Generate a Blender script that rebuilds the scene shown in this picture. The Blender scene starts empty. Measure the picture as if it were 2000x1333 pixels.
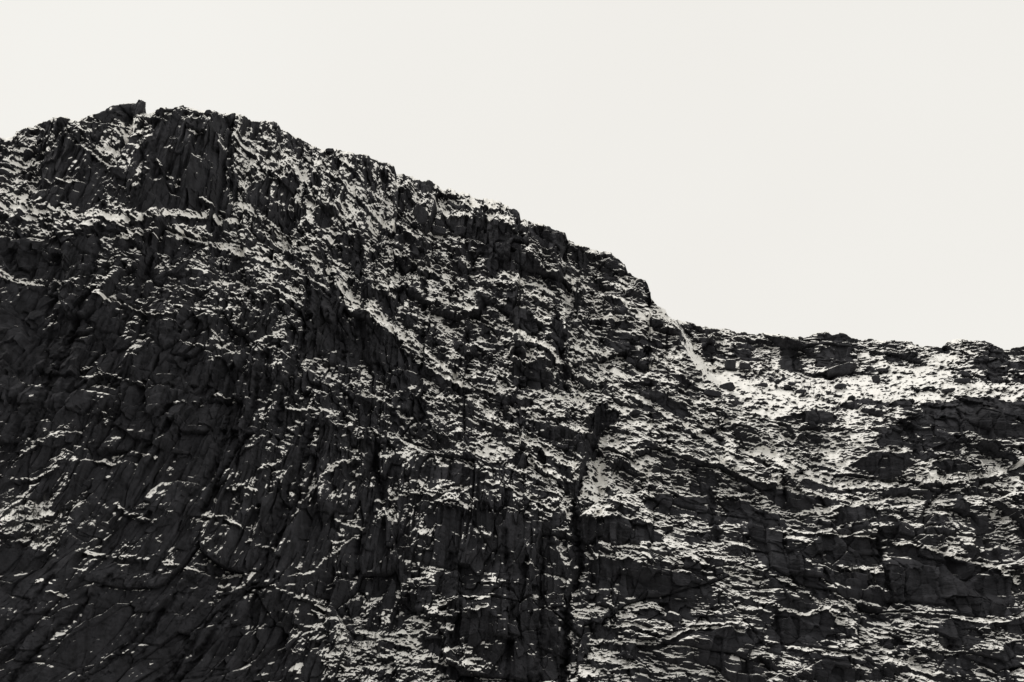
import bpy, math, random
import numpy as np
from mathutils import Vector

# ------------------------------------------------------------------ camera, sky, sun
sc = bpy.context.scene
C = sc.collection
PITCH = math.radians(19.0)
FPX = 2747.0                                   # focal length in units of a 2000 px wide frame
CAM_Z = 1.7
cam = bpy.data.cameras.new('camera')
cam.sensor_width = 36.0
cam.lens = 36.0 * FPX / 2000.0
cam.clip_start = 0.5
cam.clip_end = 60000
cam_ob = bpy.data.objects.new('camera', cam)
cam_ob.location = (0, 0, CAM_Z)
cam_ob.rotation_euler = (math.radians(90) + PITCH, 0, 0)
C.objects.link(cam_ob)
sc.camera = cam_ob

SUN_EL, SUN_AZ = math.radians(60), math.radians(-78)   # azimuth measured from +Y (behind the ridge) to +X
world = bpy.data.worlds.new("World")
sc.world = world
world.use_nodes = True
nt = world.node_tree
nt.nodes.clear()
out = nt.nodes.new('ShaderNodeOutputWorld')
bg_sky = nt.nodes.new('ShaderNodeBackground')
bg_cloud = nt.nodes.new('ShaderNodeBackground')
add = nt.nodes.new('ShaderNodeAddShader')
sky = nt.nodes.new('ShaderNodeTexSky')
sky.sky_type = 'NISHITA'
sky.sun_disc = False
sky.sun_elevation = SUN_EL
sky.sun_rotation = SUN_AZ
hsv = nt.nodes.new('ShaderNodeHueSaturation')
hsv.inputs['Saturation'].default_value = 0.04
nt.links.new(sky.outputs[0], hsv.inputs['Color'])
nt.links.new(hsv.outputs[0], bg_sky.inputs['Color'])
veil = nt.nodes.new('ShaderNodeTexNoise')                           # faint unevenness of the cloud deck
veil.inputs['Scale'].default_value = 2.2
veil.inputs['Detail'].default_value = 4
vramp = nt.nodes.new('ShaderNodeValToRGB')
vramp.color_ramp.elements[0].position = .3
vramp.color_ramp.elements[0].color = (0.838, 0.815, 0.772, 1)
vramp.color_ramp.elements[1].position = .7
vramp.color_ramp.elements[1].color = (0.876, 0.862, 0.820, 1)
wtc = nt.nodes.new('ShaderNodeTexCoord')
nt.links.new(wtc.outputs['Generated'], veil.inputs['Vector'])
nt.links.new(veil.outputs['Fac'], vramp.inputs[0])
nt.links.new(vramp.outputs[0], bg_cloud.inputs['Color'])
bg_sky.inputs['Strength'].default_value = 0.012
bg_cloud.inputs['Color'].default_value = (0.853, 0.842, 0.800, 1)   # even high overcast
bg_cloud.inputs['Strength'].default_value = 0.965
nt.links.new(bg_sky.outputs[0], add.inputs[0])
nt.links.new(bg_cloud.outputs[0], add.inputs[1])
nt.links.new(add.outputs[0], out.inputs['Surface'])

sun = bpy.data.lights.new('sun', 'SUN')
sun.energy = 1.15
sun.angle = math.radians(10)
sun.color = (1.0, 0.97, 0.93)
sun_ob = bpy.data.objects.new('sun', sun)
sd = Vector((math.sin(SUN_AZ) * math.cos(SUN_EL), math.cos(SUN_AZ) * math.cos(SUN_EL), math.sin(SUN_EL)))
sun_ob.rotation_euler = sd.to_track_quat('Z', 'Y').to_euler()
sun_ob.location = (0, 0, 900)
C.objects.link(sun_ob)
sc.view_settings.view_transform = 'Standard'
sc.view_settings.look = 'None'
sc.view_settings.exposure = 0.0
sc.view_settings.gamma = 1.0

# ------------------------------------------------------------------ noise
F = np.float32
def hsh(ix, iz, seed):
    h = (ix.astype(np.uint32) * np.uint32(374761393) + iz.astype(np.uint32) * np.uint32(668265263)
         + np.uint32((seed * 2246822519 + 3266489917) & 0xffffffff))
    h = (h ^ (h >> np.uint32(13))) * np.uint32(1274126177)
    h = h ^ (h >> np.uint32(16))
    h = h * np.uint32(2654435761)
    return h ^ (h >> np.uint32(15))
def rnd(ix, iz, seed):
    return (hsh(ix, iz, seed) & np.uint32(0xffffff)).astype(F) * F(1 / 16777216.0)
def noise(x, z, seed=0):
    """gradient noise, about -1..1"""
    ix = np.floor(x).astype(np.int32); iz = np.floor(z).astype(np.int32)
    fx = (x - ix).astype(F); fz = (z - iz).astype(F)
    ux = fx * fx * fx * (fx * (fx * 6 - 15) + 10); uz = fz * fz * fz * (fz * (fz * 6 - 15) + 10)
    def g(dx, dz):
        a = rnd(ix + dx, iz + dz, seed) * F(6.2831853)
        return np.cos(a) * (fx - dx) + np.sin(a) * (fz - dz)
    a = g(0, 0); b = g(1, 0); c = g(0, 1); d = g(1, 1)
    return (1.5 * (a + (b - a) * ux + (c - a) * uz + (a - b - c + d) * ux * uz)).astype(F)
def fbm(x, z, n, seed=0, gain=0.5):
    r = 0; a = 1.0; t = 0
    for i in range(n):
        r = r + F(a) * noise(x, z, seed + 17 * i); t += a
        a *= gain; x = x * 2.03 + 5.1; z = z * 2.03 + 1.7
    return r / F(t)
def cells(x, z, seed, jit=0.85):
    """worley cells: two random numbers of the nearest cell, offsets from its point and F2-F1"""
    ix = np.floor(x).astype(np.int32); iz = np.floor(z).astype(np.int32)
    d1 = np.full(x.shape, 9.0, F); d2 = np.full(x.shape, 9.0, F)
    cx = np.zeros(x.shape, np.int32); cz = np.zeros(x.shape, np.int32)
    ox = np.zeros(x.shape, F); oz = np.zeros(x.shape, F)
    for dx in (-1, 0, 1):
        for dz in (-1, 0, 1):
            jx = ix + dx; jz = iz + dz
            px = jx + F(0.5) + (rnd(jx, jz, seed) - F(0.5)) * F(jit)
            pz = jz + F(0.5) + (rnd(jx, jz, seed + 1) - F(0.5)) * F(jit)
            ex = (x - px).astype(F); ez = (z - pz).astype(F)
            # box-like metric: rock breaks in blocks, not in soap bubbles
            d = np.maximum(np.abs(ex), np.abs(ez)) * F(0.65) + F(0.35) * np.sqrt(ex * ex + ez * ez)
            m = d < d1
            d2 = np.where(m, d1, np.minimum(d2, d)); d1 = np.where(m, d, d1)
            cx = np.where(m, jx, cx); cz = np.where(m, jz, cz)
            ox = np.where(m, ex, ox); oz = np.where(m, ez, oz)
    return cx, cz, ox, oz, d2 - d1
def sstep(a, b, x):
    t = np.clip((x - a) / (b - a), 0, 1)
    return t * t * (3 - 2 * t)

# ------------------------------------------------------------------ how the mountain is laid out (angles as on a 2000 x 1333 survey frame)
SKYLINE = [(-700,560),(-600,500),(-480,470),(-400,420),(-300,400),(-220,350),(-160,350),(-90,310),(-40,300),(0,280),(10,272),(28,272.6),(33,260),(53,250),(84,239),(109,231),(131,232),(138,237),(147,236),
 (175,227),(189,225),(207,215),(221,208),(242,207),(252,203),(266,203),(272,198),(279,198),(284,207),(286,222),(293,225),(298,223),(310,217),(326,214),
 (338,217),(345,210),(357,208),(371,209),(377,214),(389,217),(413,219),(438,224),(459,225),(473,230),(498,236),(519,236),(540,242),(546,246),
 (549,255),(561,257),(575,267),(589,273),(610,283),(631,294),(645,291),(666,295),(684,299),(716,304),(740,315),(761,318),(770,325),
 (774,341),(789,339),(803,343),(812,352),(838,352),(856,362),(864,371),(880,370),(891,376),(915,377),(929,388),(950,390),(978,395),
 (987,404),(1006,408),(1014,413),(1017,429),(1034,433),(1055,439),(1083,451),(1104,458),(1108,471),(1119,474),(1124,481),(1147,483),
 (1164,490),(1192,494),(1203,504),(1220,516),(1225,530),(1239,541),(1259,551),(1266,564),(1271,586),(1283,597),(1300,606),(1305,620),
 (1317,625),(1345,629),(1366,636),(1388,640),(1416,643),(1440,648),(1468,652),(1496,652),(1528,655),(1545,660),(1573,660),(1591,653),
 (1615,648),(1626,655),(1642,650),(1654,655),(1664,662),(1685,664),(1713,663),(1734,668),(1755,665),(1780,668),(1787,675),(1812,677),
 (1840,680),(1848,668),(1871,662),(1892,666),(1917,669),(1941,673),(1959,682),(1973,682),(2000,675),(2040,668),(2100,682),(2160,690),(2230,668),(2300,690),(2400,672),(2480,640),(2560,650),(2700,610)]
# share of snow, rows every 50 (first row centre y=225), columns every 100 (first centre x=50)
COVER = """
.30 .40 .30 .30 .40 .35 .40 .40 .40 .40 .40 .40 .40 .50 .60 .60 .50 .50 .50 .50
.50 .30 .45 .22 .45 .50 .40 .40 .40 .40 .40 .40 .40 .50 .60 .60 .50 .50 .50 .50
.50 .25 .45 .12 .40 .50 .45 .40 .40 .40 .40 .40 .40 .50 .60 .60 .50 .50 .50 .50
.50 .25 .30 .10 .30 .40 .50 .50 .40 .50 .40 .40 .40 .50 .60 .60 .50 .50 .50 .50
.50 .45 .40 .35 .35 .28 .40 .50 .45 .55 .40 .40 .40 .50 .60 .60 .50 .50 .50 .50
.15 .20 .30 .35 .42 .45 .35 .45 .50 .25 .25 .40 .40 .50 .60 .60 .50 .50 .50 .50
.22 .12 .25 .30 .35 .45 .35 .40 .45 .38 .35 .40 .40 .50 .60 .60 .50 .50 .50 .50
.12 .20 .20 .28 .35 .32 .45 .42 .45 .45 .50 .45 .50 .50 .60 .60 .50 .50 .50 .50
.06 .10 .20 .22 .25 .15 .30 .38 .45 .42 .45 .45 .45 .50 .60 .60 .50 .50 .50 .50
.04 .06 .12 .18 .28 .22 .20 .25 .40 .40 .50 .45 .45 .60 .55 .45 .38 .45 .50 .45
.05 .05 .12 .12 .12 .15 .20 .20 .35 .35 .38 .55 .48 .60 .65 .60 .60 .72 .60 .38
.07 .05 .10 .12 .08 .20 .20 .25 .35 .35 .50 .50 .50 .55 .70 .82 .82 .82 .62 .60
.10 .10 .08 .08 .07 .12 .20 .30 .40 .32 .32 .50 .55 .50 .55 .52 .55 .48 .30 .30
.10 .12 .12 .05 .06 .12 .12 .15 .35 .50 .35 .50 .48 .42 .50 .55 .60 .32 .32 .42
.10 .12 .08 .05 .08 .12 .15 .20 .30 .42 .45 .52 .42 .42 .50 .60 .52 .52 .62 .70
.32 .15 .08 .05 .14 .06 .25 .30 .30 .20 .30 .50 .32 .35 .42 .52 .52 .52 .48 .48
.36 .20 .10 .08 .08 .06 .12 .20 .20 .15 .15 .30 .30 .35 .25 .42 .38 .25 .30 .38
.15 .18 .22 .18 .08 .06 .10 .12 .12 .12 .10 .15 .38 .38 .30 .30 .15 .20 .25 .35
.05 .07 .08 .12 .14 .05 .06 .12 .12 .12 .10 .18 .15 .18 .25 .25 .20 .15 .15 .20
.06 .05 .05 .04 .08 .08 .10 .15 .15 .15 .10 .20 .30 .30 .25 .25 .15 .08 .05 .15
.03 .05 .04 .05 .05 .06 .28 .35 .30 .20 .10 .25 .36 .36 .25 .15 .25 .30 .25 .35
.03 .04 .05 .05 .05 .08 .30 .35 .30 .20 .10 .32 .28 .20 .12 .30 .30 .35 .30 .35
.03 .04 .05 .05 .05 .08 .30 .35 .30 .20 .10 .32 .28 .20 .12 .30 .30 .35 .30 .35
.03 .04 .05 .05 .05 .08 .30 .35 .30 .20 .10 .32 .28 .20 .12 .30 .30 .35 .30 .35
"""
# ledges that carry snow: (thickness, added cover, points)
LEDGES = [
 (10,1.0,[(291,222),(276,246),(260,268),(248,296)]),
 (13,.8,[(-60,395),(0,397),(30,402),(88,411),(147,421),(196,430),(259,441),(315,432),(354,423),(400,424),(455,430),(498,441)]),
 (12,.5,[(0,412),(60,420),(130,437),(190,447),(250,452)]),
 (30,.72,[(470,398),(508,432),(547,468),(596,504),(648,538),(700,590),(760,640),(800,672)]),
 (30,.68,[(800,672),(830,700),(900,748),(960,812),(1040,862),(1120,912),(1150,960)]),
 (13,.9,[(329,451),(396,465),(438,479),(490,497),(518,514),(578,527),(600,541)]),
 (13,.8,[(-60,536),(0,538),(53,543),(77,548)]),
 (6,.8,[(158,570),(200,585),(245,598),(298,622),(347,621)]),
 (5,.8,[(350,668),(396,682)]),(6,.8,[(410,706),(455,689),(490,675),(553,661)]),
 (6,.8,[(158,742),(217,738),(280,756)]),(4,.8,[(158,722),(192,715),(203,735)]),
 (5,.8,[(343,793),(399,791)]),(5,.8,[(417,770),(440,776),(466,780)]),
 (5,.7,[(560,801),(596,808),(610,802),(660,815)]),(5,.7,[(273,889),(290,891),(308,899)]),
 (6,.7,[(508,927),(530,915),(561,903)]),(6,.8,[(561,756),(603,724),(655,742)]),
 (8,.8,[(448,962),(480,952),(504,967)]),(9,.7,[(610,952),(655,920),(700,905)]),
 (10,.7,[(225,985),(240,1000),(280,1017),(308,1024)]),(5,.8,[(400,1010),(440,1015),(475,1034)]),
 (7,.6,[(151,1076),(245,1090),(329,1101),(396,1118),(480,1125)]),
 (5,.6,[(510,1135),(557,1160),(600,1175),(648,1195)]),(5,.7,[(70,1146),(85,1138),(105,1142)]),
 (4,.8,[(88,1158),(132,1166)]),(4,.8,[(484,1062),(515,1068),(540,1076)]),
 (5,.7,[(189,1290),(220,1278),(252,1272)]),(4,.7,[(600,1176),(645,1196)]),
 (6,.7,[(0,933),(30,938),(70,942),(95,930)]),(5,.7,[(150,905),(200,898),(222,908)]),
 (5,.7,[(620,1110),(660,1080),(700,1045)]),(6,.5,[(640,1095),(680,1060),(700,1050)]),
 (7,.8,[(731,984),(783,970),(818,963),(846,970),(870,957),(895,951),(937,951),(1000,954),(1035,973),(1081,998)]),
 (10,.7,[(1151,1255),(1211,1257),(1281,1257),(1350,1229),(1400,1228)]),
 (14,.7,[(1214,1204),(1274,1183),(1330,1215)]),(9,.7,[(1183,1222),(1239,1222),(1298,1243)]),
 (14,.7,[(1151,1285),(1190,1290),(1240,1300)]),(5,.7,[(1200,1308),(1240,1302)]),
 (14,.45,[(1190,1092),(1240,1098),(1340,1118)]),(10,.5,[(700,1235),(760,1250),(820,1262)]),
 (6,.8,[(860,1185),(905,1170),(930,1172)]),(8,.6,[(890,1210),(930,1195),(950,1190)]),
 (12,.6,[(850,1290),(900,1305),(960,1330)]),(9,.6,[(1120,1200),(1145,1205)]),
 (8,.6,[(1400,905),(1470,940),(1540,955)]),
 (16,.6,[(1530,925),(1600,937),(1700,945),(1850,940),(1940,922),(2000,902),(2080,890)]),
 (9,.6,[(1620,792),(1650,782),(1685,774),(1740,780),(1783,774)]),
 (10,.5,[(1450,800),(1510,812),(1600,800)]),(6,.7,[(1650,908),(1696,886),(1740,880),(1778,888)]),
 (6,.8,[(1808,911),(1840,896),(1875,890),(1924,914)]),
 (10,.6,[(1550,958),(1600,968),(1680,975),(1720,960)]),(6,.7,[(1585,1046),(1640,1046),(1700,1052),(1760,1062),(1850,1080)]),
 (10,.6,[(1850,1082),(1900,1095),(1950,1110),(1990,1140)]),(9,.7,[(1640,1118),(1680,1118),(1712,1122)]),
 (9,.8,[(1855,1208),(1913,1216),(1959,1216),(2000,1198),(2080,1190)]),
 (8,.6,[(1430,1160),(1500,1180),(1570,1205),(1610,1190)]),(7,.5,[(1330,1090),(1400,1110),(1480,1140)]),
 (10,.6,[(1535,1268),(1600,1275),(1680,1285)]),(8,.5,[(1750,1300),(1800,1310),(1850,1325)]),
 (5,.7,[(1540,1040),(1560,1044),(1600,1040),(1680,1018),(1710,1010)]),
 (9,.6,[(1340,800),(1420,862),(1500,905)]),(8,.6,[(1180,690),(1230,712),(1300,745),(1340,765)]),
 (10,.5,[(1230,775),(1280,800),(1340,830)]),(9,.6,[(980,700),(1010,672),(1050,668),(1090,700),(1110,722)]),
 (10,.5,[(830,830),(900,872),(980,905),(1060,940)]),(8,.6,[(975,770),(1010,780),(1060,760)]),
 (9,.6,[(640,470),(670,458),(700,470)]),(7,.7,[(1100,545),(1135,548)]),
 (8,.6,[(960,530),(1000,545),(1060,560),(1120,590)]),(7,.6,[(860,372),(890,390),(930,400),(980,410)]),
 (6,.8,[(80,360),(100,358),(150,358)]),(5,.8,[(160,246),(190,243),(240,251),(262,250)]),
 (4,.8,[(370,262),(405,270)]),(4,.8,[(395,398),(420,405),(440,412)]),(5,.7,[(462,395),(480,410),(500,425)]),
 (5,.6,[(0,345),(40,352),(80,350)]),(5,.6,[(0,310),(35,322),(60,318)]),(5,.7,[(310,322),(335,352),(350,372)]),
 (5,.7,[(265,390),(285,365),(298,345)]),(4,.7,[(325,360),(345,372),(352,355)]),
]
def zz(ox, oy, items):          # features measured on enlarged survey tiles
    return [(*it[:-1], [(ox + x / 2.854, oy + y / 2.854) for x, y in it[-1]]) for it in items]
LEDGES += zz(700, 600, [(8,.6,[(0,480),(90,500),(180,560),(270,640)]),(9,.7,[(330,290),(400,350),(470,390),(560,440),(640,520)]),
 (7,.6,[(560,430),(700,460),(850,480),(1000,520)]),(9,.5,[(100,120),(200,140),(300,200),(390,260),(480,340)]),(7,.7,[(490,130),(560,170),(610,200)]),
 (8,.7,[(680,170),(760,190),(880,190),(1000,200),(1060,260),(1130,330)]),(9,.6,[(1160,330),(1230,390),(1340,420),(1420,400)]),(6,.7,[(1190,230),(1330,300),(1380,340)]),
 (9,.7,[(1640,260),(1760,370),(1900,440),(1998,480)]),(11,.6,[(1500,490),(1640,560),(1720,620),(1850,700),(1998,780)]),(5,.6,[(1180,690),(1290,720)])])
LEDGES += zz(600, 250, [(7,.5,[(0,170),(120,280),(200,320),(290,400),(400,500),(470,580)]),(7,.6,[(200,200),(330,320),(400,400),(500,500),(640,600),(760,640)]),
 (5,.7,[(650,560),(720,600),(850,630),(1000,660)]),(4,.8,[(30,590),(190,590),(300,610)]),(5,.6,[(0,670),(150,740),(240,790)]),(7,.6,[(0,840),(120,900),(240,980)]),
 (6,.7,[(560,740),(640,800),(740,830)]),(5,.7,[(580,850),(640,880)]),(6,.7,[(940,870),(1100,830)]),(6,.7,[(1450,870),(1550,920),(1700,960),(1780,1000)]),
 (6,.6,[(1480,1090),(1650,1070),(1770,1070)]),(9,.6,[(980,1060),(1150,1130),(1250,1180),(1330,1230),(1400,1320)])])
LEDGES += zz(650, 866, [(4,.8,[(800,890),(900,860)]),(4,.7,[(1060,660),(1140,690),(1200,730)]),(7,.6,[(1360,700),(1400,780),(1470,840)]),(4,.7,[(20,430),(180,480)]),(5,.7,[(0,560),(180,520)])])
LEDGES += zz(1300, 866, [(9,.7,[(0,1090),(130,1040),(330,1040),(400,1060)]),(6,.8,[(640,930),(780,970),(880,920)]),(5,.7,[(880,930),(950,1000),(1080,1080)]),
 (5,.6,[(400,700),(600,740),(740,820),(860,900)]),(5,.6,[(860,770),(980,900),(1100,980)]),(8,.8,[(960,700),(1180,720)]),(5,.8,[(750,500),(840,515),(1130,520),(1200,580),(1330,560),(1560,610)]),
 (6,.7,[(780,380),(900,370),(960,350),(1140,330),(1250,300)]),(6,.8,[(1580,620),(1700,660),(1850,680),(1960,770)]),(7,.7,[(1260,400),(1400,450),(1600,470)]),
 (7,.6,[(660,400),(760,420),(870,480)]),(5,.6,[(1410,1130),(1560,1180),(1700,1170)]),(4,.7,[(1180,1080),(1260,1085),(1370,1110)]),(7,.7,[(1280,1210),(1400,1250),(1500,1290)])])
LEDGES += zz(0, 150, [(4,.8,[(100,290),(240,290)]),(5,.7,[(350,330),(430,260)]),(4,.7,[(0,440),(150,400),(230,410)]),(6,.6,[(0,520),(130,520),(270,510)]),
 (4,.8,[(740,720),(780,640),(850,560)]),(4,.8,[(900,530),(990,620)]),(4,.8,[(1060,320),(1160,345)]),(6,.6,[(870,1080),(960,1060),(1060,990),(1150,940)]),
 (7,.6,[(600,900),(740,920)]),(5,.6,[(620,830),(760,900),(940,900),(1110,890)]),(5,.6,[(280,1100),(370,1180),(520,1200)])])
# bare rock walls: (polygon, cover inside)
WALLS = [
 (.05,[(301,246),(336,232),(400,245),(434,258),(441,360),(455,416),(266,420),(266,385),(298,346)]),
 (.10,[(483,360),(582,346),(582,445),(525,441),(483,400)]),
 (.08,[(80,325),(115,265),(160,258),(168,300),(245,346),(255,405),(182,414),(77,392)]),
 (.05,[(0,458),(193,462),(175,546),(80,538),(0,522)]),
 (.05,[(190,225),(225,213),(275,205),(280,225),(262,247),(210,240),(175,238)]),
 (.01,[(262,196),(290,196),(292,226),(284,232),(262,240)]),
 (.04,[(845,422),(933,420),(1006,462),(1017,488),(1055,537),(971,534),(915,467),(850,440)]),
 (.05,[(1017,443),(1104,464),(1108,509),(1083,502),(1038,478)]),
 (.08,[(1118,492),(1147,495),(1150,535),(1122,516)]),
 (.06,[(645,486),(705,480),(708,560),(684,523),(645,500)]),
 (.05,[(725,790),(816,758),(823,820),(770,806)]),
 (.04,[(970,828),(1001,846),(1113,900),(1120,891),(1085,845),(998,824)]),
 (.06,[(998,712),(1078,712),(1082,750),(1026,762),(991,740)]),
 (.05,[(1201,747),(1275,767),(1341,798),(1341,826),(1278,798),(1226,772)]),
 (.02,[(1148,824),(1185,790),(1175,852),(1159,900),(1141,866)]),
 (.04,[(1805,792),(1875,776),(2100,780),(2100,836),(1938,853),(1861,839),(1826,822),(1787,828)]),
 (.06,[(1713,841),(1783,820),(1882,855),(1878,893),(1812,925),(1776,878),(1720,874)]),
 (.05,[(1660,908),(1696,890),(1773,892),(1780,927),(1713,930)]),
 (.05,[(1818,912),(1861,896),(1920,918),(1896,925),(1846,930)]),
 (.05,[(1566,806),(1633,806),(1633,825),(1587,839),(1563,825)]),
 (.04,[(1626,795),(1690,782),(1783,783),(1783,796),(1690,796),(1640,802)]),
 (.05,[(1468,948),(1545,952),(1587,974),(1587,1002),(1545,1002),(1517,985)]),
 (.04,[(1598,1050),(1713,1058),(1717,1111),(1643,1111),(1615,1083)]),
 (.03,[(1738,1075),(1861,1087),(1966,1120),(1983,1164),(1948,1209),(1896,1209),(1846,1188),(1748,1181),(1720,1139)]),
 (.03,[(1517,1204),(1608,1197),(1629,1251),(1545,1265),(1524,1244)]),
 (.06,[(1300,975),(1458,972),(1524,1015),(1524,1080),(1440,1062),(1353,1013)]),
 (.04,[(1190,1015),(1270,1030),(1300,1060),(1200,1075),(1150,1060)]),
 (.04,[(1150,1120),(1400,1140),(1390,1165),(1160,1175)]),
 (.05,[(1530,660),(1560,690),(1560,725),(1520,722)]),
 (.06,[(1590,700),(1620,675),(1655,672),(1665,710),(1640,728),(1590,725)]),
 (.05,[(1610,735),(1640,716),(1668,712),(1660,730),(1625,740)]),
 (.08,[(1365,660),(1395,665),(1395,710),(1372,706)]),
 (.08,[(1430,675),(1470,680),(1465,705),(1430,700)]),
 (.08,[(1905,690),(1955,680),(1960,720),(1940,735),(1900,725)]),
 (.08,[(1720,690),(1790,690),(1780,715),(1725,712)]),
 (.03,[(120,600),(240,620),(250,720),(130,760),(60,720)]),
 (.03,[(40,560),(75,565),(60,700),(0,760),(0,620)]),
 (.03,[(240,730),(330,640),(470,720),(480,860),(360,900),(250,880)]),
 (.02,[(395,800),(470,780),(480,900),(370,930)]),
 (.06,[(0,1120),(150,1110),(120,1280),(0,1333)]),
 (.05,[(300,1120),(400,1140),(360,1250),(240,1333),(150,1333),(250,1200)]),
 (.05,[(400,1180),(560,1180),(540,1333),(380,1333)]),
 (.04,[(600,560),(680,600),(700,720),(600,690),(606,620)]),
 (.04,[(700,600),(760,650),(790,730),(730,740),(700,690)]),
 (.04,[(850,1000),(1000,1010),(1060,1060),(1060,1170),(1000,1333),(960,1280),(850,1150)]),
 (.04,[(700,1020),(800,1030),(780,1150),(700,1170)]),
 (.06,[(880,1030),(1090,1020),(1110,1333),(1010,1333),(930,1180)]),
 (.03,[(545,1020),(640,980),(690,1000),(640,1070),(560,1090)]),
]
WALLS += zz(700, 600, [(.08,[(0,0),(60,60),(100,200),(110,340),(60,360),(0,280)]),(.05,[(140,180),(260,250),(330,300),(340,430),(230,470),(150,430)]),
 (.10,[(250,0),(340,20),(330,110),(260,120)]),(.08,[(380,200),(470,170),(500,320),(440,340),(390,300)]),(.08,[(860,60),(980,40),(1000,150),(880,150)]),
 (.04,[(1060,120),(1110,30),(1150,200),(1150,300),(1110,290)]),(.12,[(1380,150),(1530,170),(1600,300),(1650,380),(1540,330),(1400,220)]),(.08,[(600,490),(830,480),(840,560),(700,560)]),
 (.06,[(680,560),(900,600),(1050,640),(1250,700),(1260,820),(1130,800),(850,680),(740,620)]),(.03,[(880,800),(950,850),(940,910),(880,910)]),(.06,[(400,870),(650,900),(640,980),(420,960)]),
 (.05,[(1360,600),(1450,610),(1430,680),(1360,690)]),(.06,[(1640,1050),(1998,1040),(1998,1150),(1700,1170)]),(.04,[(1240,1190),(1400,1210),(1560,1250),(1400,1333),(1250,1333)]),
 (.03,[(920,1000),(1100,1040),(1120,1090),(980,1060)]),(.05,[(0,1050),(80,1080),(80,1333),(0,1333)])])
WALLS += zz(600, 250, [(.06,[(130,190),(210,190),(200,260),(150,260)]),(.05,[(340,330),(390,330),(385,400),(350,410)]),(.05,[(20,290),(100,290),(90,370),(30,360)]),
 (.06,[(50,470),(150,470),(140,580),(40,560)]),(.10,[(100,380),(250,390),(240,440),(140,440)]),(.10,[(380,230),(450,230),(490,330),(430,320)]),(.07,[(470,350),(580,380),(590,500),(540,510),(470,420)]),
 (.10,[(600,300),(690,310),(720,380),(640,370)]),(.05,[(590,450),(670,450),(670,540),(620,560)]),(.05,[(500,600),(580,650),(540,690)]),(.08,[(560,690),(680,700),(660,780),(600,760)]),
 (.06,[(800,740),(890,780),(880,860),(830,820)]),(.08,[(1390,780),(1530,790),(1540,830),(1400,820)]),(.10,[(1650,730),(1740,740),(1730,850),(1660,850)]),(.10,[(1650,930),(1770,960),(1770,1060),(1660,990)]),
 (.05,[(1110,920),(1180,930),(1160,1090),(1110,1070)]),(.05,[(1170,1010),(1230,1000),(1220,1150),(1170,1150)]),(.06,[(940,980),(990,950),(1000,1040),(960,1040)]),(.10,[(500,880),(600,890),(640,960),(640,1050),(500,950)]),
 (.06,[(380,930),(480,940),(500,1040),(400,1040)]),(.05,[(160,1010),(380,1100),(390,1333),(170,1200)]),(.07,[(800,1130),(900,1150),(880,1333),(830,1280)]),(.08,[(960,1080),(1020,1090),(1010,1160),(960,1150)]),
 (.12,[(1680,1080),(1820,1090),(1800,1200),(1700,1180)])])
WALLS += zz(650, 866, [(.07,[(200,60),(480,100),(500,200),(300,240),(180,150)]),(.05,[(540,100),(740,160),(900,230),(700,230),(560,200)]),(.03,[(100,480),(360,440),(300,700),(120,760)]),
 (.03,[(640,540),(900,560),(900,730),(650,700)]),(.03,[(900,600),(1000,450),(1050,700),(980,1000),(920,900)]),(.07,[(1060,480),(1240,490),(1260,760),(1180,1000),(1060,900)]),
 (.035,[(940,900),(1250,950),(1290,1333),(940,1333)]),(.01,[(1320,400),(1410,460),(1400,720),(1330,680)]),(.03,[(1400,640),(1640,680),(1600,740),(1430,720)]),(.05,[(1400,780),(1600,800),(1640,900),(1400,880)]),
 (.04,[(1640,860),(1998,880),(1998,1000),(1950,960),(1780,880)]),(.04,[(1340,1000),(1430,1040),(1420,1140),(1340,1140)]),(.04,[(1450,1060),(1600,1095),(1720,1080),(1500,1040)]),
 (.04,[(520,1080),(620,1060),(600,1190),(540,1170)]),(.04,[(700,1000),(840,990),(840,1180),(740,1150)])])
WALLS += zz(1300, 866, [(.03,[(0,780),(250,790),(230,850),(30,860)]),(.05,[(520,400),(650,420),(660,600),(520,520)]),(.12,[(180,420),(450,440),(440,560),(200,520)]),(.04,[(450,560),(640,600),(720,760),(540,700)]),
 (.05,[(620,600),(760,650),(860,780),(880,880),(700,760)]),(.05,[(600,830),(830,900),(800,940),(640,930)]),(.04,[(560,1050),(640,980),(640,1220),(600,1250),(570,1160)]),(.05,[(640,1090),(900,1130),(880,1160),(660,1160)]),
 (.03,[(180,1130),(370,1140),(350,1230),(200,1240)]),(.10,[(640,1190),(1270,1230),(1300,1333),(640,1333)]),(.04,[(880,990),(1060,1040),(1130,1120),(920,1060)]),(.04,[(1180,1080),(1360,1110),(1330,1160),(1200,1130)]),
 (.06,[(960,340),(1130,320),(1150,480),(1060,500),(960,420)]),(.05,[(1450,260),(1500,270),(1490,340),(1450,340)]),(.08,[(1620,280),(1680,290),(1700,420),(1620,380)]),(.07,[(1720,410),(1790,400),(1800,590),(1740,580)]),
 (.08,[(1960,240),(1998,240),(1998,560),(1970,520)]),(.06,[(1160,470),(1320,450),(1300,540),(1200,540)]),(.12,[(1850,1130),(1998,1100),(1998,1250),(1830,1230)])])
SNOWS = zz(600, 250, [(.75,[(750,350),(930,370),(960,460),(870,450),(740,460),(700,380)]),(.75,[(960,440),(1150,450),(1170,580),(1100,570),(1000,480)]),(.8,[(720,610),(900,630),(860,650),(740,640)]),
 (.9,[(1110,825),(1210,850),(1170,870)]),(.85,[(1250,890),(1400,880),(1350,930),(1270,920)]),(.95,[(1430,830),(1530,840),(1530,862),(1440,850)]),(.8,[(0,180),(80,220),(60,250),(0,230)]),
 (.85,[(350,880),(470,880),(450,920),(380,920)]),(.8,[(0,430),(70,440),(80,470),(0,490)])])
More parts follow.
